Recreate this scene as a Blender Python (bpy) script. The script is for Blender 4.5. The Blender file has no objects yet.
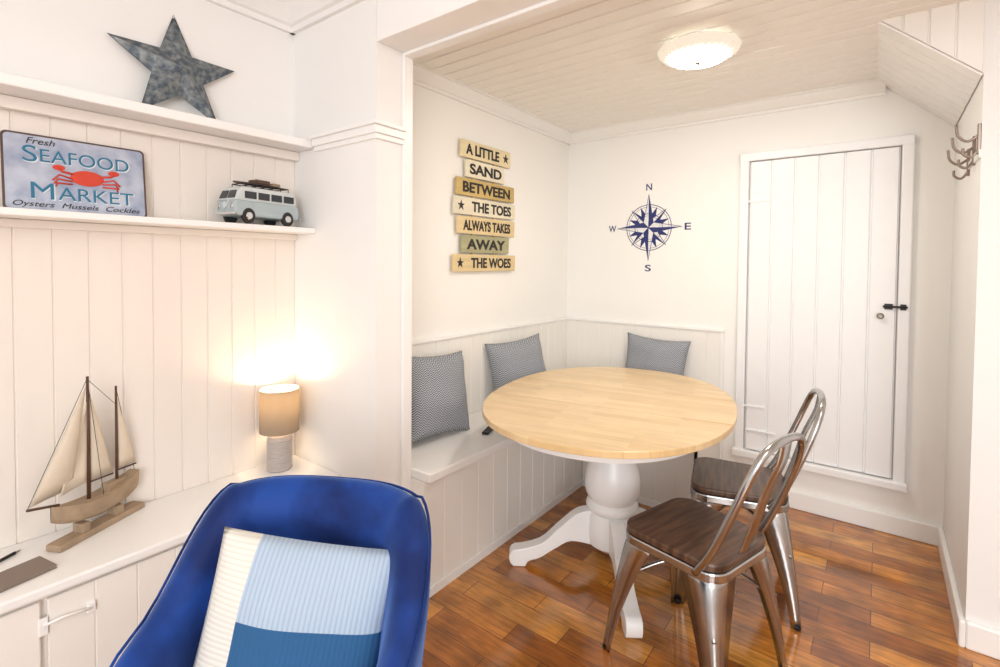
import bpy, math, random
from mathutils import Vector, Matrix
random.seed(3)
rad=math.radians
S=bpy.context.scene
COL=S.collection
S.view_settings.view_transform='Standard'
S.view_settings.look='None'
S.view_settings.exposure=0.0

# ------------------------------------------------------------ materials
def mat(name,col,rough=.5,metal=0,spec=.5,emis=None,es=0,noise=0,nscale=20,bump=0,sheen=0,coat=0,stretch=(1,1,1),col2=None,lo=.35,hi=.65):
    m=bpy.data.materials.new(name); m.use_nodes=True
    nt=m.node_tree; b=nt.nodes['Principled BSDF']
    b.inputs['Base Color'].default_value=(*col,1); b.inputs['Roughness'].default_value=rough
    b.inputs['Metallic'].default_value=metal; b.inputs['Specular IOR Level'].default_value=spec
    b.inputs['Sheen Weight'].default_value=sheen; b.inputs['Coat Weight'].default_value=coat
    if emis: b.inputs['Emission Color'].default_value=(*emis,1); b.inputs['Emission Strength'].default_value=es
    tc=nt.nodes.new('ShaderNodeTexCoord'); mp=nt.nodes.new('ShaderNodeMapping'); mp.inputs['Scale'].default_value=stretch
    nt.links.new(tc.outputs['Object'],mp.inputs['Vector'])
    n=nt.nodes.new('ShaderNodeTexNoise'); n.inputs['Scale'].default_value=nscale; n.inputs['Detail'].default_value=5
    nt.links.new(mp.outputs[0],n.inputs['Vector'])
    if noise or col2:
        mx=nt.nodes.new('ShaderNodeMix'); mx.data_type='RGBA'
        mx.inputs['A'].default_value=(*([c*(1-noise) for c in col] if not col2 else col),1)
        mx.inputs['B'].default_value=(*([min(1,c*(1+noise)) for c in col] if not col2 else col2),1)
        if col2:
            mr=nt.nodes.new('ShaderNodeMapRange'); mr.inputs['From Min'].default_value=lo; mr.inputs['From Max'].default_value=hi
            nt.links.new(n.outputs['Fac'],mr.inputs['Value']); nt.links.new(mr.outputs[0],mx.inputs['Factor'])
        else: nt.links.new(n.outputs['Fac'],mx.inputs['Factor'])
        nt.links.new(mx.outputs['Result'],b.inputs['Base Color'])
    if bump:
        bp=nt.nodes.new('ShaderNodeBump'); bp.inputs['Strength'].default_value=bump; bp.inputs['Distance'].default_value=.01
        nt.links.new(n.outputs['Fac'],bp.inputs['Height']); nt.links.new(bp.outputs[0],b.inputs['Normal'])
    return m
def ramp(nt,fac,stops):
    r=nt.nodes.new('ShaderNodeValToRGB'); nt.links.new(fac,r.inputs[0])
    e=r.color_ramp.elements
    while len(e)<len(stops): e.new(.5)
    for i,(p,c) in enumerate(stops): e[i].position=p; e[i].color=(*c,1)
    return r
def math_node(nt,op,a,b=None):
    n=nt.nodes.new('ShaderNodeMath'); n.operation=op
    for i,v in enumerate((a,b)):
        if v is None: continue
        if isinstance(v,(int,float)): n.inputs[i].default_value=v
        else: nt.links.new(v,n.inputs[i])
    return n.outputs[0]
def brickwood(name,c1,c2,c3,bw,rh,mortar,mcol,rough,rot=0,coat=0,grain=.35):
    m=bpy.data.materials.new(name); m.use_nodes=True; nt=m.node_tree; b=nt.nodes['Principled BSDF']
    b.inputs['Roughness'].default_value=rough; b.inputs['Coat Weight'].default_value=coat; b.inputs['Coat Roughness'].default_value=.1
    tc=nt.nodes.new('ShaderNodeTexCoord'); mp=nt.nodes.new('ShaderNodeMapping'); mp.inputs['Rotation'].default_value=(0,0,rot)
    nt.links.new(tc.outputs['Object'],mp.inputs['Vector'])
    br=nt.nodes.new('ShaderNodeTexBrick'); nt.links.new(mp.outputs[0],br.inputs['Vector'])
    br.inputs['Scale'].default_value=1; br.inputs['Brick Width'].default_value=bw; br.inputs['Row Height'].default_value=rh
    br.inputs['Mortar Size'].default_value=mortar; br.inputs['Mortar Smooth'].default_value=.3; br.offset=.37; br.offset_frequency=2
    br.inputs['Color1'].default_value=(0,0,0,1); br.inputs['Color2'].default_value=(1,1,1,1); br.inputs['Mortar'].default_value=(.5,.5,.5,1)
    rp=ramp(nt,br.outputs['Color'],[(0,c1),(.5,c2),(1,c3)])
    mp2=nt.nodes.new('ShaderNodeMapping'); mp2.inputs['Scale'].default_value=(3,26,3); nt.links.new(mp.outputs[0],mp2.inputs['Vector'])
    n=nt.nodes.new('ShaderNodeTexNoise'); n.inputs['Scale'].default_value=2.5; n.inputs['Detail'].default_value=6; n.inputs['Distortion'].default_value=.6
    nt.links.new(mp2.outputs[0],n.inputs['Vector'])
    n2=nt.nodes.new('ShaderNodeTexNoise'); n2.inputs['Scale'].default_value=7; nt.links.new(mp.outputs[0],n2.inputs['Vector'])
    gr=ramp(nt,n.outputs['Fac'],[(.3,(1-grain,)*3),(.7,(1+grain*.3,)*3)])
    gr2=ramp(nt,n2.outputs['Fac'],[(.3,(1-grain,)*3),(.65,(1,)*3)])
    mu=nt.nodes.new('ShaderNodeMix'); mu.data_type='RGBA'; mu.blend_type='MULTIPLY'; mu.inputs['Factor'].default_value=1
    nt.links.new(rp.outputs[0],mu.inputs['A']); nt.links.new(gr.outputs[0],mu.inputs['B'])
    mu2=nt.nodes.new('ShaderNodeMix'); mu2.data_type='RGBA'; mu2.blend_type='MULTIPLY'; mu2.inputs['Factor'].default_value=1
    nt.links.new(mu.outputs['Result'],mu2.inputs['A']); nt.links.new(gr2.outputs[0],mu2.inputs['B'])
    mx=nt.nodes.new('ShaderNodeMix'); mx.data_type='RGBA'; nt.links.new(br.outputs['Fac'],mx.inputs['Factor'])
    nt.links.new(mu2.outputs['Result'],mx.inputs['A']); mx.inputs['B'].default_value=(*mcol,1)
    nt.links.new(mx.outputs['Result'],b.inputs['Base Color'])
    return m

M_wall=mat('wall_white_paint',(.87,.86,.84),.6,noise=.02,nscale=3,bump=.03)
M_nook=mat('nook_cream_paint',(.92,.905,.87),.6,noise=.02,nscale=3,bump=.04)
M_trim=mat('trim_gloss_white',(.90,.89,.87),.35,noise=.01)
M_board=mat('alcove_board_paint',(.83,.77,.71),.45,noise=.03,nscale=6,stretch=(1,1,.2))
M_boardw=mat('bench_board_paint',(.88,.85,.80),.45,noise=.03,nscale=6,stretch=(1,1,.2))
M_ceil=mat('ceiling_board_paint',(.92,.89,.83),.4,noise=.02)
M_door=mat('door_white_paint',(.91,.91,.91),.35,noise=.015)
M_floor=brickwood('honey_wood_floor',(.34,.092,.010),(.64,.22,.026),(.86,.38,.068),.46,.105,.0016,(.10,.028,.005),.16,coat=.6,grain=.46)
M_top=brickwood('oak_block_top',(.76,.53,.26),(.81,.58,.31),(.86,.64,.36),.34,.045,.0005,(.62,.40,.18),.3,coat=.2,grain=.09)
M_seam=mat('table_seam_dark',(.28,.16,.065),.6)
M_white=mat('painted_table_white',(.87,.87,.86),.3)
M_metal=mat('gunmetal_steel',(.46,.455,.45),.22,metal=1,noise=.35,nscale=9)
M_seat=mat('dark_elm_seat',(.045,.022,.012),.34,nscale=6,stretch=(1,9,1),col2=(.14,.072,.042))
M_black=mat('black_iron',(.012,.012,.013),.4)
M_velvet=mat('blue_velvet',(.002,.012,.09),.6,sheen=.6,nscale=5,spec=.2,bump=.6,col2=(.009,.05,.27),lo=.42,hi=.62)
M_velvet.node_tree.nodes['Principled BSDF'].inputs['Sheen Tint'].default_value=(.25,.45,1,1)
M_navy=mat('compass_navy',(.02,.03,.16),.5)
M_brass=mat('brushed_nickel',(.30,.26,.21),.3,metal=1)
M_hook=mat('antique_hook_metal',(.30,.24,.20),.3,metal=.9)
M_darkwood=mat('walnut_mast',(.09,.04,.02),.5,noise=.4)
M_drift=mat('driftwood',(.36,.26,.17),.75,noise=.45,nscale=14,stretch=(1,6,1),bump=.4)
M_sail=mat('sail_canvas',(.70,.61,.49),.85,noise=.06,nscale=40)
M_star=mat('weathered_zinc',(.075,.10,.125),.5,metal=.4,nscale=45,bump=.6,col2=(.27,.29,.29),lo=.38,hi=.68)
M_ink=mat('sign_ink',(.02,.018,.016),.6)
M_red=mat('crab_red',(.62,.05,.02),.45,noise=.2)
M_signblue=mat('sign_sky_blue',(.28,.33,.46),.4,nscale=14,col2=(.50,.54,.64))
M_signink=mat('sign_lettering_blue',(.015,.16,.28),.5)
M_rust=mat('sign_rust_edge',(.10,.06,.05),.6,noise=.5)
M_cera=mat('lamp_ceramic',(.45,.41,.39),.5,noise=.1,nscale=60,bump=.4)
M_glass=mat('window_tint',(.03,.035,.04),.1)
M_vanblue=mat('van_pale_blue',(.42,.50,.52),.35,noise=.15)
M_vanwhite=mat('van_cream',(.62,.66,.66),.35,noise=.1)
M_tyre=mat('tyre_rubber',(.02,.02,.02),.7)
M_chrome=mat('chrome',(.7,.7,.7),.15,metal=1)
M_lug=mat('luggage_brown',(.09,.05,.03),.6)
M_note=mat('notebook_taupe',(.22,.17,.14),.6)

# ------------------------------------------------------------ builders
def link(o,parent=None):
    COL.objects.link(o)
    if parent: o.parent=parent
    return o
def empty(name,loc=(0,0,0),rz=0,rot=None):
    e=bpy.data.objects.new(name,None); e.location=loc; e.rotation_euler=rot if rot else (0,0,rz); e.empty_display_size=.1
    COL.objects.link(e); return e
def mesh(name,vs,fs,m,parent=None,smooth=False,bevel=0,sub=0,solid=0,seg=2):
    me=bpy.data.meshes.new(name); me.from_pydata([tuple(v) for v in vs],[],fs); me.update()
    import bmesh
    bm=bmesh.new(); bm.from_mesh(me); bmesh.ops.recalc_face_normals(bm,faces=bm.faces); bm.to_mesh(me); bm.free()
    o=bpy.data.objects.new(name,me)
    if m: me.materials.append(m)
    if smooth: me.polygons.foreach_set('use_smooth',[True]*len(me.polygons))
    if solid: x=o.modifiers.new('solid','SOLIDIFY'); x.thickness=solid; x.offset=0
    if bevel: x=o.modifiers.new('bevel','BEVEL'); x.width=bevel; x.segments=seg; x.limit_method='ANGLE'
    if sub: x=o.modifiers.new('sub','SUBSURF'); x.levels=sub; x.render_levels=sub
    return link(o,parent)
def box(name,x0,x1,y0,y1,z0,z1,m,parent=None,bevel=0,seg=2):
    vs=[(x,y,z) for z in(z0,z1) for y in(y0,y1) for x in(x0,x1)]
    fs=[(0,2,3,1),(4,5,7,6),(0,1,5,4),(2,6,7,3),(0,4,6,2),(1,3,7,5)]
    return mesh(name,vs,fs,m,parent,bevel=bevel,seg=seg)
def prism(name,pts,axis,a0,a1,m,parent=None,bevel=0,smooth=False,seg=2):
    def P(p,a): return {'z':(p[0],p[1],a),'y':(p[0],a,p[1]),'x':(a,p[0],p[1])}[axis]
    n=len(pts); vs=[P(p,a0) for p in pts]+[P(p,a1) for p in pts]
    fs=[tuple(range(n))[::-1],tuple(range(n,2*n))]+[(i,(i+1)%n,n+(i+1)%n,n+i) for i in range(n)]
    return mesh(name,vs,fs,m,parent,bevel=bevel,smooth=smooth,seg=seg)
def lathe(name,prof,m,parent=None,seg=40,loc=(0,0,0),cap=True):
    vs=[];fs=[]
    for r,z in prof:
        for i in range(seg):
            a=2*math.pi*i/seg; vs.append((loc[0]+r*math.cos(a),loc[1]+r*math.sin(a),loc[2]+z))
    for j in range(len(prof)-1):
        for i in range(seg):
            k=(i+1)%seg; fs.append((j*seg+i,j*seg+k,(j+1)*seg+k,(j+1)*seg+i))
    if cap:
        fs.append(tuple(range(seg))[::-1]); fs.append(tuple(range((len(prof)-1)*seg,len(prof)*seg)))
    o=mesh(name,vs,fs,m,parent,smooth=True)
    x=o.modifiers.new('es','EDGE_SPLIT'); x.split_angle=rad(40)
    return o
def catmull(pts,n=8,closed=False):
    P=[Vector(p) for p in pts]; out=[]
    N=len(P)
    rng=range(N) if closed else range(N-1)
    for i in rng:
        if closed: a,b,c,d=P[(i-1)%N],P[i],P[(i+1)%N],P[(i+2)%N]
        else: a=P[i-1] if i>0 else P[0]*2-P[1]; b=P[i]; c=P[i+1]; d=P[i+2] if i+2<N else P[-1]*2-P[-2]
        for k in range(n):
            t=k/n
            out.append(.5*((2*b)+(c-a)*t+(2*a-5*b+4*c-d)*t*t+(3*b-3*c+d-a)*t**3))
    if not closed: out.append(P[-1])
    return out
def tube(name,pts,r,m,parent=None,seg=10,smoothpath=0,closed=False,r2=None):
    P=catmull(pts,smoothpath,closed) if smoothpath else [Vector(p) for p in pts]
    n=len(P); vs=[];fs=[]
    up=None
    for i,p in enumerate(P):
        if closed: t=(P[(i+1)%n]-P[i-1]).normalized()
        else: t=(P[min(i+1,n-1)]-P[max(i-1,0)]).normalized()
        if up is None:
            up=Vector((0,0,1)) if abs(t.z)<.9 else Vector((1,0,0))
        s=t.cross(up).normalized(); up=s.cross(t).normalized()
        rr=r if r2 is None else r+(r2-r)*i/(n-1)
        for k in range(seg):
            a=2*math.pi*k/seg; vs.append(p+s*rr*math.cos(a)+up*rr*math.sin(a))
    for i in range(n if closed else n-1):
        for k in range(seg):
            fs.append((i*seg+k,i*seg+(k+1)%seg,((i+1)%n)*seg+(k+1)%seg,((i+1)%n)*seg+k))
    if not closed: fs+= [tuple(range(seg))[::-1],tuple(range((n-1)*seg,n*seg))]
    return mesh(name,vs,fs,m,parent,smooth=True)
def panel(name,org,u,v,n,U,V,board,m,parent=None,g=.004,dep=.004,vf=None):
    org,u,v,n=Vector(org),Vector(u).normalized(),Vector(v).normalized(),Vector(n).normalized()
    cnt=max(1,round(U/board)); w=U/cnt; us=[]
    for i in range(cnt):
        us+=[(i*w,-dep),(i*w+g*.4,-dep),(i*w+g,0),((i+1)*w-g,0),((i+1)*w-g*.4,-dep)]
    us.append((U,-dep)); vs=[];fs=[]
    for a,dd in us:
        v0,v1=(0,V) if vf is None else vf(a)
        vs+=[org+u*a+v*v0+n*dd,org+u*a+v*v1+n*dd]
    for i in range(len(us)-1): fs.append((2*i,2*i+2,2*i+3,2*i+1))
    me=bpy.data.meshes.new(name); me.from_pydata([tuple(q) for q in vs],[],fs); me.materials.append(m)
    return link(bpy.data.objects.new(name,me),parent)
def cornice(name,p0,p1,inn,size,zt,m):
    p0=Vector((*p0,0));p1=Vector((*p1,0));inn=Vector((*inn,0))
    prof=[(0,0),(size,0),(size,-.012),(size*.85,-.014),(size*.7,-.03),(size*.35,-size*.75),(size*.2,-size*.8),(size*.18,-size),(0,-size)]
    k=len(prof); vs=[p+inn*a+Vector((0,0,zt+b)) for p in(p0,p1) for a,b in prof]
    fs=[(i,(i+1)%k,k+(i+1)%k,k+i) for i in range(k)]+[tuple(range(k))[::-1],tuple(range(k,2*k))]
    return mesh(name,vs,fs,m)
def text(name,body,size,loc,rot,m,parent=None,width=None,ext=.0008,shear=0,height=None,bold=.012):
    c=bpy.data.curves.new(name,'FONT'); c.body=body; c.size=size; c.align_x='CENTER'; c.align_y='CENTER'; c.extrude=ext; c.shear=shear; c.offset=size*bold
    o=bpy.data.objects.new(name+'_tmp',c); COL.objects.link(o); bpy.context.view_layer.update()
    me=bpy.data.meshes.new_from_object(o.evaluated_get(bpy.context.evaluated_depsgraph_get()))
    bpy.data.objects.remove(o)
    xs=[q.co.x for q in me.vertices]; ys=[q.co.y for q in me.vertices]
    w=max(xs)-min(xs); h=max(ys)-min(ys); cx=(max(xs)+min(xs))/2; cy=(max(ys)+min(ys))/2
    fx=width/w if width else 1; fy=height/h if height else 1
    for q in me.vertices: q.co.x=(q.co.x-cx)*fx; q.co.y=(q.co.y-cy)*fy
    me.materials.clear(); me.materials.append(m)
    t=bpy.data.objects.new(name,me); t.location=loc; t.rotation_euler=rot
    return link(t,parent)
def cushion(name,w,h,t,m,loc,rot,n=26,sag=.035,seed=0):
    vs=[];fs=[]
    for s in(1,-1):
        for j in range(n+1):
            for i in range(n+1):
                a=2*i/n-1;b=2*j/n-1
                th=t*.5*max(0,(1-abs(a)**2.6))**.55*max(0,(1-abs(b)**2.6))**.55
                x=a*w/2*(1-sag*(1-b*b)*1.6*abs(a)); z=b*h/2*(1-sag*(1-a*a)*1.6*abs(b))
                th*=1+.07*math.sin(5*a+2*b*s+seed)+.06*math.sin(7*b+s+seed*2)+.05*math.sin(9*a*b+seed)
                vs.append((x,-s*th,z))
    N=(n+1)**2
    for s in(0,1):
        for j in range(n):
            for i in range(n):
                q=(s*N+j*(n+1)+i,s*N+j*(n+1)+i+1,s*N+(j+1)*(n+1)+i+1,s*N+(j+1)*(n+1)+i)
                fs.append(q if s==0 else q[::-1])
    import bmesh
    o=mesh(name,vs,fs,m,smooth=True)
    bm=bmesh.new(); bm.from_mesh(o.data); bmesh.ops.remove_doubles(bm,verts=bm.verts,dist=.0004); bm.to_mesh(o.data); bm.free()
    o.data.polygons.foreach_set('use_smooth',[True]*len(o.data.polygons))
    o.location=loc; o.rotation_euler=rot
    return o

# ------------------------------------------------------------ room shell
XA=-2.17   # alcove back wall
XN=-1.89   # nook left wall
XP=-1.58   # end of partition
YP0,YP1=1.275,1.45
YB=3.33
XR=.28; YR=2.5
ZC=2.38; ZL=2.55; ZB=2.26
box('floor',-2.3,2.3,-2.6,3.45,-.1,0,M_floor)
box('wall_left',XA-.1,XA,-2.6,YP0,0,ZL,M_wall)
box('wall_partition',XA-.1,XP,YP0,YP1,0,ZL,M_wall)
box('wall_nook_left',XN-.1,XN,YP1,YB+.1,0,ZC,M_nook)
box('wall_back',XN,2.3,YB,YB+.1,0,ZC,M_nook)
box('wall_right',XR,2.3,YR,YB,0,ZC,M_wall)
box('wall_living_right',2.2,2.3,-2.6,YR,0,ZL,M_wall)
box('ceiling_nook',XN-.1,2.3,YP1,YB+.1,ZC,ZC+.1,M_ceil)
box('ceiling_living',XA-.1,2.3,-2.6,YP0,ZL,ZL+.1,M_wall)
box('trim_beam',XP,2.2,YP0,YP1,ZB,ZL,M_trim,bevel=.004)
panel('ceiling_boards',(XN,YP1,ZC-.009),(0,1,0),(1,0,0),(0,0,-1),YB-YP1,2.2-XN,.09,M_ceil,g=.007,dep=.008)
sx=-.03; sz=2.10
prism('wall_stair_soffit',[(sx,ZC),(XR,ZC),(XR,sz)],'y',YR,YB,M_trim)
sl=Vector((XR-sx,0,sz-ZC)); nn=Vector((sz-ZC,0,-(XR-sx))).normalized()
panel('trim_soffit_boards',Vector((sx,YR,ZC))+nn*.007,(0,1,0),sl,nn,YB-YR,sl.length,.09,M_trim,g=.005,dep=.006)
panel('trim_cheek_boards',(sx,YR-.007,ZC),(1,0,0),(0,0,1),(0,-1,0),XR-sx,1,.08,M_boardw,g=.005,dep=.006,vf=lambda a:(-(ZC-sz)*a/(XR-sx),0))
cornice('trim_cornice_nook_left',(XN,YP1),(XN,YB),(1,0),.075,ZC-.004,M_trim)
cornice('trim_cornice_nook_back',(XN,YB),(sx+.03,YB),(0,-1),.075,ZC-.004,M_nook)
cornice('trim_cornice_living_left',(XA,-2.6),(XA,YP0),(1,0),.11,ZL,M_wall)
cornice('trim_cornice_partition',(XA,YP0),(2.2,YP0),(0,-1),.11,ZL,M_wall)
for k,(z0,z1,o) in enumerate(((1.885,1.905,.012),(1.905,1.935,.022),(1.935,1.95,.034))):
    prism('trim_picture_rail_%d'%(k+1),[(-1.99,YP0),(-1.99,YP0-o),(XP+o,YP0-o),(XP+o,YP1-.045),(XP,YP1-.045),(XP,YP0)],'z',z0,z1,M_trim,bevel=.002)
box('trim_casing',XP,XP+.014,YP1-.045,YP1+.004,0,ZB,M_trim,bevel=.003)
box('trim_casing_head',XP+.014,2.19,YP1-.045,YP1+.004,ZB-.014,ZB,M_trim,bevel=.003)
WZ=.985
panel('trim_wainscot_left',(XN+.012,YP1,.5),(0,1,0),(0,0,1),(1,0,0),YB-YP1,WZ-.5,.095,M_boardw,g=.003,dep=.003)
panel('trim_wainscot_back',(XN,YB-.012,.3),(1,0,0),(0,0,1),(0,-1,0),-.775-XN,WZ-.3,.095,M_boardw,g=.003,dep=.003)
box('trim_wainscot_cap_left',XN,XN+.022,YP1,YB,WZ,WZ+.018,M_trim,bevel=.004)
box('trim_wainscot_cap_back',XN,-.765,YB-.022,YB,WZ,WZ+.018,M_trim,bevel=.004)
box('trim_wainscot_end',-.787,-.765,YB-.018,YB,0,WZ,M_trim,bevel=.003)
box('baseboard_back',-.76,XR,YB-.02,YB,0,.10,M_trim,bevel=.006)
box('baseboard_right',XR-.02,XR,YR-.02,YB-.02,0,.10,M_trim,bevel=.006)
box('baseboard_right_front',XR,2.2,YR-.02,YR,0,.10,M_trim,bevel=.006)

# cupboard door
d=empty('door_1',(0,YB,0))
dx0,dx1,dz0,dz1=-.69,.125,.27,2.075; fw=.05
box('frame_left',dx0,dx0+fw,-.035,0,dz0,dz1,M_door,d,bevel=.006)
box('frame_right',dx1-fw,dx1,-.035,0,dz0,dz1,M_door,d,bevel=.006)
box('frame_top',dx0,dx1,-.038,0,dz1-fw,dz1,M_door,d,bevel=.006)
box('sill',dx0-.01,dx1+.01,-.055,0,dz0-.025,dz0+.02,M_door,d,bevel=.008)
box('leaf_core',dx0+fw+.006,dx1-fw-.006,-.012,0,dz0+.026,dz1-fw-.006,M_door,d)
panel('leaf_boards',(dx0+fw+.006,-.025,dz0+.026),(1,0,0),(0,0,1),(0,-1,0),dx1-dx0-2*fw-.012,dz1-fw-.006-dz0-.026,.118,M_door,d,g=.007,dep=.011)
box('ledge_bottom',dx0+fw+.01,dx0+fw+.17,-.036,-.02,dz0+.14,dz0+.148,M_door,d)
for i,z in enumerate((1.78,.55)): box('hinge_%d'%i,dx0+fw-.01,dx0+fw+.11,-.031,-.022,z,z+.014,M_door,d,bevel=.002)
kn=lathe('knob',[(.008,0),(.006,.012),(.014,.02),(.016,.028),(.009,.036)],M_brass,d)
kn.rotation_euler=(rad(90),0,0); kn.location=(.005,-.022,1.145)
box('latch_plate',.02,.055,-.032,-.024,1.18,1.21,M_black,d,bevel=.002)
box('latch_keep',.085,.11,-.042,-.035,1.18,1.21,M_black,d,bevel=.002)
tube('latch_bolt',[(.015,-.038,1.195),(.115,-.046,1.195)],.006,M_black,d)

# coat hooks
h=empty('coat_hook_rack',(XR,0,0))
box('backing_rail',-.006,.002,2.50,2.86,1.80,1.83,M_trim,h,bevel=.002)
for i,(y,z) in enumerate(((2.515,1.875),(2.64,1.855),(2.79,1.835))):
    box('plate_%d'%i,-.010,0,y-.010,y+.010,z-.06,z+.05,M_hook,h,bevel=.002)
    tube('upper_hook_%d'%i,[(-.004,y,z+.01),(-.035,y,z-.01),(-.062,y,z+.012),(-.068,y,z+.052)],.0048,M_hook,h,smoothpath=6)
    tube('lower_hook_%d'%i,[(-.004,y,z-.04),(-.024,y,z-.068),(-.046,y,z-.057),(-.048,y,z-.034)],.0048,M_hook,h,smoothpath=6)

# ------------------------------------------------------------ L bench
b=empty('corner_bench')
BX=-1.48; BY=2.83; BE=-.775; SZ=.53
panel('front_left',(BX,YP1+.001,0),(0,1,0),(0,0,1),(1,0,0),BY-YP1,SZ-.04,.12,M_boardw,b,g=.0025,dep=.002)
panel('front_back',(BX,BY,0),(1,0,0),(0,0,1),(0,-1,0),BE-BX,SZ-.04,.12,M_boardw,b,g=.0025,dep=.002)
box('end_near',XN+.002,BX-.004,YP1+.001,YP1+.02,0,SZ-.04,M_boardw,b)
box('end_far',BE-.02,BE,BY,YB-.02,0,SZ-.04,M_boardw,b)
prism('seat_top',[(XN+.014,YP1+.003),(BX+.025,YP1+.003),(BX+.025,BY-.025),(BE+.012,BY-.025),(BE+.012,YB-.02),(XN+.014,YB-.02)],'z',SZ-.04,SZ,M_trim,b,bevel=.006)
box('toe_left',BX,BX+.008,YP1+.002,BY-.002,0,.035,M_trim,b); box('toe_back',BX,BE,BY-.008,BY,0,.035,M_trim,b)

# ------------------------------------------------------------ alcove shelves / cupboard
panel('trim_alcove_boards',(XA+.01,-1.0,.5),(0,1,0),(0,0,1),(1,0,0),YP0+1.0,1.93-.5,.0948,M_board,g=.0035,dep=.0035)
s=empty('wall_shelf'); box('board',XA+.006,-1.99,-1.0,YP0-.001,1.528,1.55,M_trim,s,bevel=.004)
box('cleat',XA+.011,XA+.03,-1.0,YP0-.001,1.50,1.527,M_board,s,bevel=.003)
s=empty('wall_shelf'); box('board',XA+.006,-2.0,-1.0,YP0-.001,1.90,1.935,M_trim,s,bevel=.005)
box('cleat',XA+.011,XA+.05,-1.0,YP0-.001,1.86,1.899,M_board,s,bevel=.003)
c=empty('storage_cupboard')
CX=-1.81; CZ=.50
box('carcass',XA+.006,CX-.03,-1.0,YP0-.002,0,CZ-.03,M_board,c)
box('worktop',XA+.006,CX,-1.0,YP0-.001,CZ-.03,CZ,M_trim,c,bevel=.006)
for i in range(5):
    y1=1.20-i*.44; y0=y1-.425
    panel('leaf_%d'%i,(CX-.015,y0,.03),(0,1,0),(0,0,1),(1,0,0),y1-y0,CZ-.075,.106,M_boardw,c,g=.003,dep=.003)
    box('leaf_back_%d'%i,CX-.029,CX-.019,y0,y1,.03,CZ-.045,M_boardw,c)
box('catch_plate',CX-.015,CX-.009,.315,.335,.36,.41,M_trim,c,bevel=.002)
tube('catch_arm',[(CX-.006,.325,.39),(CX-.002,.36,.395),(CX-.004,.43,.385)],.004,M_trim,c)
box('catch_keep',CX-.015,CX-.006,.42,.44,.37,.40,M_trim,c,bevel=.002)
tube('door_pull',[(CX-.014,.74,.40),(CX+.002,.745,.40),(CX+.002,.79,.40),(CX-.014,.795,.40)],.003,M_chrome,c)

n=empty('notebook',(-1.93,.29,CZ),rz=rad(12))
box('cover_bottom',-.05,.05,-.072,.072,0.0005,.003,M_note,n,bevel=.001); box('pages',-.047,.048,-.070,.070,.003,.008,M_note,n); box('cover_top',-.05,.05,-.072,.072,.008,.011,M_note,n,bevel=.001)
n=empty('ink_pen',(-2.06,.27,CZ+.006),rz=rad(120))
tube('barrel',[(-.06,0,0),(.045,0,0)],.005,M_black,n); tube('tip',[(.045,0,0),(.062,0,0)],.005,M_brass,n,r2=.001); box('clip',-.055,-.02,-.001,.001,.004,.0075,M_brass,n)

# ------------------------------------------------------------ table
ang=rad(127-90)
D=Vector((-.6046,.7965)); R=Vector((.7965,.6046))
tc=D*2.30+R*.53
t=empty('pedestal_dining_table',(tc.x,tc.y,0),rz=ang)
TZ=.775; LX=-.002; LY=.06
def oval(rx,ry,off=0,n=96,e=2.22):
    out=[]
    for i in range(n):
        a_=2*math.pi*i/n; c_,s_=math.cos(a_),math.sin(a_)
        out.append((rx*math.copysign(abs(c_)**(2/e),c_),ry*math.copysign(abs(s_)**(2/e),s_)))
    return out
OV=oval(.545,.715)
def clip(pts,ymin,ymax):
    def cut(P,f):
        o=[]
        for i in range(len(P)):
            a_,b_=P[i],P[(i+1)%len(P)]; fa,fb=f(a_),f(b_)
            if fa>=0: o.append(a_)
            if (fa>=0)!=(fb>=0):
                k=fa/(fa-fb); o.append((a_[0]+(b_[0]-a_[0])*k,a_[1]+(b_[1]-a_[1])*k))
        return o
    return cut(cut(pts,lambda p:p[1]-ymin),lambda p:ymax-p[1])
TR=rad(-26)
parts=[]
for nm,y0,y1 in(('top_half_far',.1925,9),('top_leaf',-.19,.19),('top_half_near',-9,-.1925)):
    parts.append(prism(nm,clip(OV,y0,y1),'z',TZ-.026,TZ,M_top,t,bevel=.003))
for nm,y0 in(('seam_far',.1885),('seam_near',-.194)):
    parts.append(prism(nm,clip(oval(.542,.712),y0,y0+.0055),'z',TZ-.024,TZ-.0012,M_seam,t))
parts.append(prism('apron',oval(.465,.635),'z',TZ-.075,TZ-.026,M_white,t,bevel=.004))
for q in parts: q.location=(LX,LY,0); q.rotation_euler=(0,0,TR)
lathe('column',[(.17,.70),(.17,.66),(.10,.64),(.092,.60),(.088,.57),(.105,.56),(.112,.545),(.105,.53),(.095,.52),(.10,.50),(.118,.46),(.126,.41),(.124,.36),(.112,.33),(.102,.318),(.116,.305),(.12,.29),(.114,.275),(.104,.268),(.112,.24),(.116,.16),(.11,.12),(.07,.09)],M_white,t)
for k in range(4):
    a=rad(35+90*k)-ang
    upc=catmull([(.09,.27,0),(.16,.255,0),(.24,.19,0),(.32,.115,0),(.40,.085,0),(.455,.075,0),(.475,.05,0),(.47,.015,0),(.455,0,0)],5)
    loc_=catmull([(.40,0,0),(.385,.025,0),(.33,.045,0),(.26,.09,0),(.19,.125,0),(.09,.11,0)],5)
    out=[(p.x,p.y) for p in upc]+[(p.x,p.y) for p in loc_]
    o=prism('foot_%d'%(k+1),out,'y',-.032,.032,M_white,t,bevel=.01)
    o.rotation_euler=(0,0,a)

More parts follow.
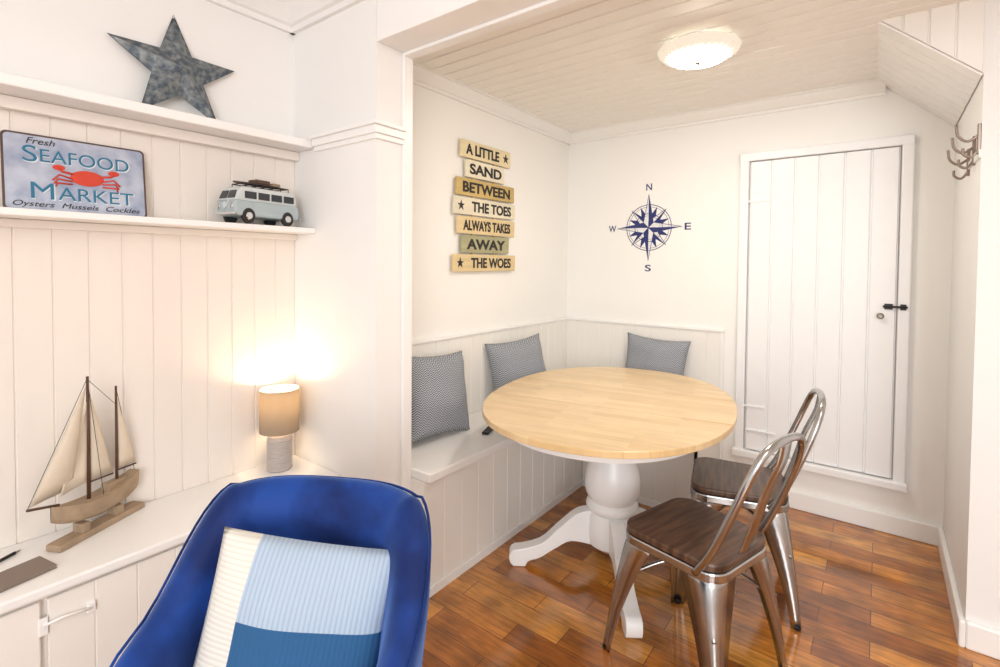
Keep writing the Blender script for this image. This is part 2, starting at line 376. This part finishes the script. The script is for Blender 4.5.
# ------------------------------------------------------------ metal chairs
def rsq(w,dd,r,n=8,wb=None):
    wb=wb or w; out=[]
    for (cx,cy,a0) in ((wb/2-r,dd/2-r,0),(-wb/2+r,dd/2-r,90),(-w/2+r,-dd/2+r,180),(w/2-r,-dd/2+r,270)):
        for i in range(n+1):
            a=rad(a0+90*i/n); out.append((cx+r*math.cos(a),cy+r*math.sin(a)))
    return out
def metal_chair(x,y,face):
    e=empty('metal_dining_chair',(x,y,0),rz=rad(face+90))
    prism('seat_pan',rsq(.385,.375,.07,wb=.355),'z',.415,.448,M_metal,e,bevel=.006)
    prism('wood_seat',rsq(.38,.37,.07,wb=.35),'z',.449,.474,M_seat,e,bevel=.006)
    for k,(sx_,sy_) in enumerate(((1,1),(1,-1),(-1,1),(-1,-1))):
        vs=[];fs=[];n=12
        for i in range(n+1):
            tt=i/n; z=.44*(1-tt)
            q=.175+.05*(tt**.8) if sy_<0 else .165+.055*(tt**.8)
            q2=.17+.055*(tt**.8); w=.095*(1-tt)**1.6+.034
            cx,cy=sx_*q,sy_*q2
            for a,b_ in ((w,0),(.3*w,0),(.09*w,.09*w),(0,.3*w),(0,w)):
                vs.append((cx-sx_*a,cy-sy_*b_,z))
        for i in range(n):
            for j in range(4): fs.append((i*5+j,i*5+j+1,(i+1)*5+j+1,(i+1)*5+j))
        mesh('leg_%d'%(k+1),vs,fs,M_metal,e,smooth=True,solid=.005)
        lathe('glide_%d'%(k+1),[(.012,0),(.014,.012)],M_black,e,seg=12,loc=(sx_*.216,sy_*.212,0))
    for k,s_ in enumerate((1,-1)):
        tube('brace_%d'%(k+1),[(-.19,-s_*.19,.26),(-.08,-s_*.08,.34),(0,0,.36),(.08,s_*.08,.34),(.19,s_*.19,.26)],.007,M_metal,e,smoothpath=5,seg=8)
    hp=[(-.172,.11,.43),(-.175,.165,.52),(-.170,.225,.66),(-.155,.268,.78),(-.11,.292,.855),(0,.30,.878),(.11,.292,.855),(.155,.268,.78),(.170,.225,.66),(.175,.165,.52),(.172,.11,.43)]
    tube('back_hoop',hp,.0125,M_metal,e,smoothpath=8,seg=12)
    path=catmull([(0,.165,.45),(0,.20,.55),(0,.245,.70),(0,.285,.80),(0,.298,.87)],5)
    vs=[];fs=[]
    for p in path:
        for xx in (-.035,-.02,0,.02,.035): vs.append((xx,p.y+ (.006 if abs(xx)<.03 else 0),p.z))
    for i in range(len(path)-1):
        for j in range(4): fs.append((i*5+j,i*5+j+1,(i+1)*5+j+1,(i+1)*5+j))
    mesh('back_splat',vs,fs,M_metal,e,smooth=True,solid=.003)
    return e
metal_chair(-.50,1.815,163)
metal_chair(-.48,2.375,193)

# ------------------------------------------------------------ blue armchair
a=empty('velvet_armchair',(-.935,.492,0),rz=rad(-60+90))
vs=[];fs=[];NA=48;sec=None
def sm(x): x=max(0,min(1,x)); return x*x*(3-2*x)
for i in range(NA+1):
    th=rad(-118+236*i/NA); ab=abs(math.degrees(th))
    H=.866-.27*sm((ab-38)/75)-.01*(ab/40)**2*(ab<40)
    W,Dp=.305,.29
    e_=.68
    cx=math.copysign(abs(math.sin(th))**e_,math.sin(th)); cy=math.copysign(abs(math.cos(th))**e_,math.cos(th))
    T=.07
    loop=[]
    levels=[0,.2,.4,.6,.8,.93]
    for l in levels:
        z=.26+(H-.26)*l; s_=.84+.2*((z-.26)/.6); loop.append((s_,0,z))
    zt=H; s_=.84+.2*((zt-.26)/.6)
    loop+=[(s_,-.012,H-.006),(s_,-T*.5,H+.008),(s_,-T+.012,H-.006)]
    for l in levels[::-1]:
        z=.26+(H-.26)*l; s_=.84+.2*((z-.26)/.6); loop.append((s_,-T-(.02*math.sin(l*3)),z))
    sec=len(loop)
    for s_,off,z in loop:
        rx=W*s_+off; ry=Dp*s_+off
        vs.append((cx*rx,cy*ry,z))
for i in range(NA):
    for j in range(sec):
        fs.append((i*sec+j,i*sec+(j+1)%sec,(i+1)*sec+(j+1)%sec,(i+1)*sec+j))
fs+=[tuple(range(sec)),tuple(range(NA*sec,(NA+1)*sec))[::-1]]
mesh('shell_back',vs,fs,M_velvet,a,smooth=True,sub=1)
pp_=[]
for i in range(2,NA-1):
    v0=vs[i*sec+6]; pp_.append((v0[0]*1.012,v0[1]*1.012,v0[2]-.002))
tube('piping',pp_,.0035,M_velvet,a,seg=6)
prism('seat_cushion',rsq(.44,.48,.14),'z',.33,.46,M_velvet,a,bevel=.04).location=(0,-.03,0)
prism('seat_base',rsq(.43,.46,.14),'z',.24,.33,M_velvet,a,bevel=.02).location=(0,-.02,0)
for k,(x,y) in enumerate(((.2,.18),(-.2,.18),(.2,-.2),(-.2,-.2))):
    tube('leg_%d'%k,[(x*.85,y*.85,.26),(x*1.1,y*1.1,0)],.018,M_black,a,r2=.009)

def pillow_mat():
    m=bpy.data.materials.new('ribbed_colour_block'); m.use_nodes=True; nt=m.node_tree; b=nt.nodes['Principled BSDF']; b.inputs['Roughness'].default_value=.9
    tc=nt.nodes.new('ShaderNodeTexCoord'); sp=nt.nodes.new('ShaderNodeSeparateXYZ'); nt.links.new(tc.outputs['Object'],sp.inputs[0])
    X,Z=sp.outputs['X'],sp.outputs['Z']
    left=math_node(nt,'LESS_THAN',X,-.11); up=math_node(nt,'GREATER_THAN',Z,.045)
    def mixc(f,A,B):
        x=nt.nodes.new('ShaderNodeMix'); x.data_type='RGBA'; nt.links.new(f,x.inputs['Factor'])
        for k,v in(('A',A),('B',B)):
            if isinstance(v,tuple): x.inputs[k].default_value=(*v,1)
            else: nt.links.new(v,x.inputs[k])
        return x.outputs['Result']
    rib=math_node(nt,'SINE',math_node(nt,'MULTIPLY',X,620.)); ribz=math_node(nt,'SINE',math_node(nt,'MULTIPLY',Z,620.))
    r1=ramp(nt,math_node(nt,'ADD',math_node(nt,'MULTIPLY',rib,.5),.5),[(0,(.31,.40,.52)),(.5,(.40,.50,.62))])
    c=mixc(up,(.02,.10,.24),r1.outputs[0]); 
    r2=ramp(nt,math_node(nt,'ADD',math_node(nt,'MULTIPLY',ribz,.5),.5),[(0,(.65,.62,.56)),(.5,(.74,.71,.65))])
    c=mixc(left,c,r2.outputs[0])
    nt.links.new(c,b.inputs['Base Color'])
    bp=nt.nodes.new('ShaderNodeBump'); bp.inputs['Strength'].default_value=.25; bp.inputs['Distance'].default_value=.0012
    mm=nt.nodes.new('ShaderNodeMix'); nt.links.new(left,mm.inputs[0]); nt.links.new(rib,mm.inputs[2]); nt.links.new(ribz,mm.inputs[3])
    nt.links.new(mm.outputs[0],bp.inputs['Height']); nt.links.new(bp.outputs[0],b.inputs['Normal'])
    return m
cushion('throw_pillow',.39,.40,.12,pillow_mat(),(-.972,.568,.60),(rad(-13),rad(9),rad(40)),sag=.02,seed=2)

def zig():
    m=bpy.data.materials.new('grey_chevron_weave'); m.use_nodes=True; nt=m.node_tree; b=nt.nodes['Principled BSDF']; b.inputs['Roughness'].default_value=.9
    tc=nt.nodes.new('ShaderNodeTexCoord'); sp=nt.nodes.new('ShaderNodeSeparateXYZ'); nt.links.new(tc.outputs['Object'],sp.inputs[0])
    pp=math_node(nt,'PINGPONG',sp.outputs['X'],.014)
    s_=math_node(nt,'ADD',sp.outputs['Z'],pp); s_=math_node(nt,'SINE',math_node(nt,'MULTIPLY',s_,560.))
    r=ramp(nt,s_,[(.2,(.15,.17,.205)),(.8,(.56,.57,.59))]); nt.links.new(r.outputs[0],b.inputs['Base Color'])
    return m
MZ=zig()
cushion('bench_cushion',.42,.42,.17,MZ,(-1.76,1.80,.742),(rad(-13),rad(4),rad(86)),sag=.06,seed=1)
cushion('bench_cushion',.42,.42,.17,MZ,(-1.75,2.51,.738),(rad(-13),rad(-5),rad(72)),sag=.06,seed=4)
cushion('bench_cushion',.42,.42,.17,MZ,(-1.165,3.21,.725),(rad(-12),rad(3),rad(2)),sag=.06,seed=7)
rm=empty('remote_control',(-1.60,2.02,SZ),rz=rad(20)); box('body',-.018,.018,-.055,.055,.0005,.014,M_black,rm,bevel=.004)
for i in range(6): box('key_%d'%i,-.012+.014*(i%2),-.004+.014*(i%2),-.03+.02*(i//2),-.022+.02*(i//2),.014,.015,M_tyre,rm)

# ------------------------------------------------------------ ceiling light
L=empty('flush_ceiling_light',(-.655,2.28,ZC-.008)); L.scale=(.97,.97,1)
M_em=mat('diffuser_glow',(1,.95,.85),.4,emis=(1,.93,.83),es=80)
M_rim=mat('frosted_glass_rim',(.8,.77,.7),.12,emis=(1,.91,.76),es=.34)
lathe('ceiling_plate',[(.12,0),(.13,-.03)],M_trim,L)
lathe('glass_dish',[(.13,-.022),(.172,-.026),(.176,-.032),(.165,-.048),(.145,-.058),(.125,-.064)],M_rim,L,seg=64,cap=False)
lathe('diffuser',[(.127,-.062),(.115,-.072),(.07,-.080),(.015,-.083)],M_em,L,seg=48,cap=False)
lathe('finial',[(.014,-.08),(.014,-.088),(.006,-.096)],M_brass,L,seg=16)
for i in range(32):
    aa=2*math.pi*i/32; tube('rib_%d'%i,[(.127*math.cos(aa),.127*math.sin(aa),-.065),(.166*math.cos(aa),.166*math.sin(aa),-.048)],.0022,M_rim,L,seg=6)

# ------------------------------------------------------------ table lamp
l=empty('table_lamp',(-2.065,1.145,CZ))
prof=[(.045,0),(.052,.006)]
for i in range(12): prof+=[(.052,.012+i*.011),(.049,.0175+i*.011)]
prof+=[(.048,.15),(.03,.165),(.01,.172),(.008,.20)]
lathe('ceramic_base',prof,M_cera,l,seg=40)
m=bpy.data.materials.new('linen_shade'); m.use_nodes=True; nt=m.node_tree; nt.nodes.remove(nt.nodes['Principled BSDF'])
df=nt.nodes.new('ShaderNodeBsdfDiffuse'); df.inputs[0].default_value=(.30,.24,.19,1); tr=nt.nodes.new('ShaderNodeBsdfTranslucent'); tr.inputs[0].default_value=(.30,.22,.13,1)
mx=nt.nodes.new('ShaderNodeMixShader'); mx.inputs[0].default_value=.10; nt.links.new(df.outputs[0],mx.inputs[1]); nt.links.new(tr.outputs[0],mx.inputs[2]); nt.links.new(mx.outputs[0],nt.nodes['Material Output'].inputs[0])
lathe('shade',[(.080,.168),(.080,.35)],m,l,seg=48,cap=False)
tube('shade_ring_top',[(.08*math.cos(x*math.pi/16),.08*math.sin(x*math.pi/16),.35) for x in range(32)],.002,M_cera,l,closed=True,seg=6)
tube('spider',[(-.08,0,.335),(.08,0,.335)],.0015,M_brass,l,seg=6)
M_bulb=mat('bulb_glow',(1,1,1),emis=(1,.80,.55),es=12)
lathe('bulb',[(.012,.20),(.014,.22),(.026,.24),(.028,.26),(.02,.28),(.004,.288)],M_bulb,l,seg=20)
pl=bpy.data.lights.new('lamp_light','POINT'); pl.energy=4.2; pl.color=(1,.74,.44); pl.shadow_soft_size=.02
o=bpy.data.objects.new('lamp_light',pl); o.location=(0,0,.312); link(o,l)

# ------------------------------------------------------------ model sailing boat
sb=empty('model_sailing_boat',(-2.075,.515,CZ),rz=math.atan2(.26,-.135))
box('base_plank',-.15,.15,-.028,.028,0.0005,.022,M_drift,sb,bevel=.004)
for i,x in enumerate((-.06,.06)): box('cradle_%d'%i,x-.012,x+.012,-.02,.02,.022,.05,M_drift,sb)
vs=[];fs=[];n=16;k=9
for i in range(n+1):
    u=i/n; x=-.155+.29*u
    w=.036*(math.sin(math.pi*min(1,u))**.6 if u<.6 else (math.sin(math.pi*.6)**.6)*(1-.45*((u-.6)/.4)**2))
    if i==0: w=.001
    deck=.115+.03*(2*u-1)**2; keel=.045+.05*(1-u)**4+.03*u**5
    for j in range(k):
        q=math.pi*j/(k-1); yy=-w*math.cos(q); zz=deck-(deck-keel)*math.sin(q)**.7
        vs.append((x,yy,zz))
for i in range(n):
    for j in range(k-1): fs.append((i*k+j,i*k+j+1,(i+1)*k+j+1,(i+1)*k+j))
    fs.append((i*k+k-1,i*k,(i+1)*k,(i+1)*k+k-1))
fs.append(tuple(range(n*k,(n+1)*k)))
mesh('hull',vs,fs,M_drift,sb,smooth=False)
box('cabin',.02,.09,-.016,.016,.115,.14,M_drift,sb,bevel=.003)
tube('bowsprit',[(-.13,0,.14),(-.22,0,.165)],.004,M_darkwood,sb)
tube('main_mast',[(-.035,0,.10),(-.035,0,.52)],.006,M_darkwood,sb,r2=.004)
tube('mizzen_mast',[(.065,0,.10),(.065,0,.465)],.005,M_darkwood,sb,r2=.0035)
tube('main_boom',[(-.035,0,.17),(.05,.0,.165)],.003,M_darkwood,sb); tube('mizzen_boom',[(.065,0,.17),(.14,0,.165)],.003,M_darkwood,sb)
def sail(name,A,B,C,bulge):
    A,B,C=map(Vector,(A,B,C)); vs=[];fs=[];N=8;idx={}
    for i in range(N+1):
        for j in range(N+1-i):
            p=A+(B-A)*i/N+(C-A)*j/N; l0=1-(i+j)/N
            p=p+Vector((0,bulge*27*(i/N)*(j/N)*l0,0)); idx[i,j]=len(vs); vs.append(p)
    for i in range(N):
        for j in range(N-i):
            fs.append((idx[i,j],idx[i+1,j],idx[i,j+1]))
            if i+j<N-1: fs.append((idx[i+1,j],idx[i+1,j+1],idx[i,j+1]))
    mesh(name,vs,fs,M_sail,sb,smooth=True,solid=.0015)
sail('jib_outer',(-.215,0,.17),(-.085,.006,.175),(-.04,0,.49),-.018)
sail('jib_inner',(-.13,-.004,.165),(-.042,0,.175),(-.038,0,.44),.012)
sail('mainsail',(-.029,0,.175),(.05,0,.172),(-.029,0,.47),-.014)
sail('mizzen_sail',(.071,0,.175),(.14,0,.172),(.069,0,.42),-.012)
for i,(p,q) in enumerate((((-.22,0,.165),(-.035,0,.515)),((.135,0,.14),(.065,0,.46)),((-.035,0,.51),(.065,0,.40)),((-.035,-.0,.51),(-.01,-.03,.12)),((-.035,0,.51),(-.01,.03,.12)))):
    tube('rigging_%d'%i,[p,q],.0009,M_ink,sb,seg=5)

# ------------------------------------------------------------ metal sign
RX=(rad(90),0,rad(90))
sg=empty('seafood_market_sign',(XA+.055,.487,1.551),rot=(0,rad(-7),0))
W2,HH=.187,.248
prism('rusty_plate',[(y-0,z) for y,z in [(p[0],p[1]+HH/2) for p in rsq(2*W2,HH,.015)]],'x',0,.003,M_rust,sg)
prism('painted_face',[(p[0],p[1]+HH/2) for p in rsq(2*W2-.012,HH-.012,.012)],'x',.003,.0036,M_signblue,sg)
M_ltw=mat('lettering_white',(.72,.76,.76),.5)
def ST(nm,body,size,y,z,m,w=None,h=None,shear=0,halo=False):
    if halo: text(nm+'_halo',body,size,(.0039,y+.002,z-.002),RX,M_ltw,sg,w+.003,.0003,shear,h+.002,bold=0)
    return text(nm,body,size,(.0046,y,z),RX,m,sg,w,.0005,shear,h,bold=0)
ST('word_fresh','Fresh',.028,-.095,.226,M_ink,.07,.020,.3)
ST('word_s','S',.05,-.122,.184,M_signink,.034,.052,0,True)
ST('word_eafood','EAFOOD',.05,.02,.182,M_signink,.235,.042,0,True)
ST('word_m','M',.05,-.095,.068,M_signink,.055,.052,0,True)
ST('word_arket','ARKET',.05,.045,.064,M_signink,.205,.042,0,True)
ST('word_list','Oysters  Mussels  Cockles',.02,0,.022,M_ink,.33,.022,.3)
def ell(cy,cz,a_,b_,n=24): return [(cy+a_*math.cos(2*math.pi*i/n),cz+b_*math.sin(2*math.pi*i/n)) for i in range(n)]
prism('crab_body',ell(.02,.122,.045,.026),'x',.0036,.0055,M_red,sg)
for s_ in(1,-1):
    for k in range(3): 
        tube('crab_leg_%d_%d'%(k,s_),[(.005,.02+s_*.04,.116-k*.009),(.005,.02+s_*(.072+.004*k),.126-k*.014),(.005,.02+s_*(.09-.004*k),.106-k*.010)],.0028,M_red,sg,seg=6)
    tube('crab_arm_%d'%s_,[(.005,.02+s_*.038,.132),(.005,.02+s_*.065,.137),(.005,.02+s_*.075,.146)],.004,M_red,sg,seg=6)
    prism('crab_claw_%d'%s_,ell(.02+s_*.073,.149,.016,.009,16),'x',.0036,.0055,M_red,sg)

# ------------------------------------------------------------ barn star
st=empty('barn_star',(XA+.06,.785,1.936),rot=(0,rad(-9),0))
Rr=.224; ri=.090; cz=Rr*math.cos(rad(36))+.002
vs=[(.05,0,cz)]
for i in range(10):
    r_=Rr if i%2==0 else ri; aa=rad(90+36*i); vs.append((0 if i%2==0 else .004,r_*math.cos(aa),cz+r_*math.sin(aa)))
vs.append((-.006,0,cz))
fs=[(0,1+i,1+(i+1)%10) for i in range(10)]+[(11,1+(i+1)%10,1+i) for i in range(10)]
mesh('embossed_star',vs,fs,M_star,st)
tube('hanging_rim',[(.002,(Rr if i%2==0 else ri)*math.cos(rad(90+36*i)),cz+(Rr if i%2==0 else ri)*math.sin(rad(90+36*i))) for i in range(10)],.0025,M_star,st,closed=True,seg=6)

# ------------------------------------------------------------ toy camper van (front toward -Y)
v=empty('toy_camper_van',(-2.065,1.06,1.551),rz=rad(-80)); v.scale=(1.08,1.08,1.18)
low=[(-.139,.024),(.125,.024),(.138,.034),(.141,.06),(.136,.077),(-.138,.077),(-.141,.04)]
prism('lower_body',low,'y',-.055,.055,M_vanblue,v,bevel=.008)
upb=[(-.137,.075),(.135,.075),(.118,.114),(.10,.124),(-.115,.124),(-.13,.114)]
prism('upper_body',upb,'y',-.050,.050,M_vanwhite,v,bevel=.008)
for s_ in(1,-1):
    for i,(x0,x1) in enumerate(((-.118,-.07),(-.062,-.014),(-.006,.042),(.05,.098))):
        box('side_window_%d_%d'%(i,s_),x0,x1,s_*.0495,s_*.0515,.084,.108,M_glass,v,bevel=.0005)
    q=prism('windscreen_%d'%s_,[(s_*.004,-.014),(s_*.043,-.014),(s_*.039,.014),(s_*.004,.014)],'x',0,.003,M_glass,v)
    q.rotation_euler=(0,rad(-23.5),0); q.location=(.1265,0,.095)
    q=lathe('headlight_%d'%s_,[(.011,0),(.011,.004),(.006,.007)],M_chrome,v,seg=16)
    q.rotation_euler=(0,rad(90),0); q.location=(.139,s_*.036,.056)
    for i,x in enumerate((.085,-.085)):
        w=lathe('wheel_%d_%d'%(i,s_),[(.024,-.008),(.026,-.005),(.026,.005),(.024,.008)],M_tyre,v,seg=24); w.rotation_euler=(rad(90),0,0); w.location=(x,s_*.05,.026)
        w=lathe('hub_%d_%d'%(i,s_),[(.013,0),(.011,.003)],M_chrome,v,seg=16); w.rotation_euler=(rad(-90*s_),0,0); w.location=(x,s_*.058,.026)
tube('emblem_v',[(.1395,-.02,.076),(.1425,0,.045),(.1395,.02,.076)],.002,M_vanwhite,v,seg=6)
q=lathe('emblem_ring',[(.010,0),(.010,.002)],M_vanwhite,v,seg=20); q.rotation_euler=(0,rad(90),0); q.location=(.141,0,.06)
box('bumper_front',.138,.148,-.056,.056,.026,.036,M_chrome,v,bevel=.003); box('bumper_rear',-.15,-.14,-.056,.056,.026,.036,M_chrome,v,bevel=.003)
for s_ in(1,-1): tube('rack_rail_%d'%s_,[(-.10,s_*.04,.136),(.085,s_*.04,.136)],.002,M_black,v,seg=6)
for i in range(6): tube('rack_bar_%d'%i,[(-.10+.037*i,-.04,.123),(-.10+.037*i,-.04,.136),(-.10+.037*i,.04,.136),(-.10+.037*i,.04,.123)],.0018,M_black,v,seg=6)
prism('surfboard',[(p.x,p.y) for p in catmull([(-.11,.0,0),(-.05,.02,0),(.05,.02,0),(.11,0,0),(.05,-.02,0),(-.05,-.02,0)],6,True)],'z',.138,.143,M_lug,v)
box('suitcase',-.03,.03,-.025,.025,.143,.157,M_lug,v,bevel=.003); box('crate',-.08,-.045,-.02,.02,.143,.153,M_drift,v,bevel=.002)

# ------------------------------------------------------------ sand & toes sign
sn=empty('beach_quote_sign',(XN,2.32,0))
yel=mat('plank_mustard',(.58,.42,.16),.7,noise=.3,nscale=15,stretch=(1,.3,2)); crm=mat('plank_cream',(.78,.67,.42),.7,noise=.2,nscale=15,stretch=(1,.3,2))
wht=mat('plank_whitewash',(.80,.73,.56),.7,noise=.2,nscale=15,stretch=(1,.3,2)); grn=mat('plank_sage',(.40,.38,.22),.7,noise=.3,nscale=15,stretch=(1,.3,2)); pin=mat('plank_pine',(.74,.58,.32),.7,noise=.25,nscale=15,stretch=(1,.3,2))
rows=[('A LITTLE *',.46,crm,.0),('SAND',.36,wht,-.01),('BETWEEN',.54,yel,.005),('* THE TOES',.57,wht,-.0),('ALWAYS TAKES',.54,pin,.01),('AWAY',.44,grn,.0),('* THE WOES',.58,pin,.0)]
zt=2.095
for i,(s_,w,mm,off) in enumerate(rows):
    z1=zt-i*.107; z0=z1-.098
    prism('plank_%d'%(i+1),[(off-w/2+random.uniform(-.006,.006),z0),(off+w/2,z0+random.uniform(-.004,.004)),(off+w/2+random.uniform(-.006,.006),z1),(off-w/2,z1)],'x',.014,.028,mm,sn,bevel=.002)
    star=s_.replace('*','').strip(); sh=.0
    if s_.startswith('*'): sh=.05
    if s_.endswith('*'): sh=-.04
    text('words_%d'%(i+1),star,.07,(.0295,off+sh,(z0+z1)/2),RX,M_ink,sn,w*(.82 if sh==0 else .66),.001,0,.060,bold=.03)
    if sh:
        yy=off-w/2+.055 if sh>0 else off+w/2-.05
        prism('starfish_%d'%(i+1),[(yy+(.03 if q%2==0 else .011)*math.cos(rad(90+36*q)),(z0+z1)/2+(.03 if q%2==0 else .011)*math.sin(rad(90+36*q))) for q in range(10)],'x',.028,.031,M_ink,sn)
for y in(-.10,.10): box('batten_%d'%(y>0),.001,.014,y-.015,y+.015,1.40,2.07,pin,sn)

# ------------------------------------------------------------ compass rose decal
cp=empty('compass_rose_decal',(-1.263,YB,1.655))
M_pale=mat('compass_pale',(.78,.78,.78),.5)
def flat(nm,pts,m,y0=-.0012): prism(nm,pts,'y',y0,0,m,cp)
for j,(Rl,rb,a0,yy) in enumerate(((.15,.045,22.5,-.0008),(.15,.045,67.5,-.0008),(.17,.045,45,-.0012),(.225,.05,0,-.0018))):
    for q in range(4):
        aa=rad(a0+90*q)
        tip=(Rl*math.sin(aa),Rl*math.cos(aa)); 
        for s_ in(1,-1):
            sd=(rb*math.sin(aa+s_*rad(45)),rb*math.cos(aa+s_*rad(45)))
            flat('ray_%d_%d_%d'%(j,q,s_),[(0,0),sd,tip],M_navy if s_==1 else (M_pale if j==3 or j==2 else M_navy),yy)
        if j>=2:
            sd=(rb*math.sin(aa-rad(45)),rb*math.cos(aa-rad(45)))
            tube('ray_edge_%d_%d'%(j,q),[(0,yy,0),(sd[0],yy,sd[1]),(tip[0],yy,tip[1])],.0018,M_navy,cp,seg=5)
for j,(r_,w) in enumerate(((.155,.004),(.14,.002),(.095,.004),(.08,.002))):
    tube('ring_%d'%j,[(r_*math.cos(x*math.pi/32),-.001,r_*math.sin(x*math.pi/32)) for x in range(64)],w*.6,M_navy,cp,closed=True,seg=5)
for ch,x,z in(('N',0,.275),('S',0,-.275),('W',-.262,0),('E',.262,0)):
    text('letter_'+ch,ch,.06,(x,-.001,z),(rad(90),0,0),M_navy,cp,.04 if ch!='W' else .055,.0008,0,.045)

# ------------------------------------------------------------ lights
w=bpy.data.worlds.new('World'); S.world=w; w.use_nodes=True
w.node_tree.nodes['Background'].inputs[0].default_value=(.94,.97,1,1); w.node_tree.nodes['Background'].inputs[1].default_value=1.35
def area(nm,loc,tgt,sx_,sy_,e,col):
    l=bpy.data.lights.new(nm,'AREA'); l.shape='RECTANGLE'; l.size=sx_; l.size_y=sy_; l.energy=e; l.color=col
    o=bpy.data.objects.new(nm,l); o.location=loc; o.rotation_euler=(Vector(tgt)-Vector(loc)).to_track_quat('-Z','Y').to_euler(); link(o); return o
area('rear_fill_area',(1.5,-2.2,1.6),(-.6,2.8,1.2),1.6,1.6,80,(.98,.99,1))  # added fill behind the camera, brightens the room; no window modelled
area('living_fill_area',(.9,.6,2.5),(.6,.7,0),.8,.8,16,(1,.95,.88))  # added overhead fill for the living side, out of view; no fixture here

cam=bpy.data.cameras.new('Camera'); co=bpy.data.objects.new('Camera',cam); link(co)
cam.sensor_width=36; cam.lens=18.04; cam.shift_y=-.0565; cam.clip_start=.02
co.matrix_world=Matrix.Translation((0,0,1.4))@Matrix.Rotation(rad(37.2),4,'Z')@Matrix.Rotation(rad(90-1.5),4,'X')@Matrix.Rotation(rad(.5),4,'Z')
S.camera=co
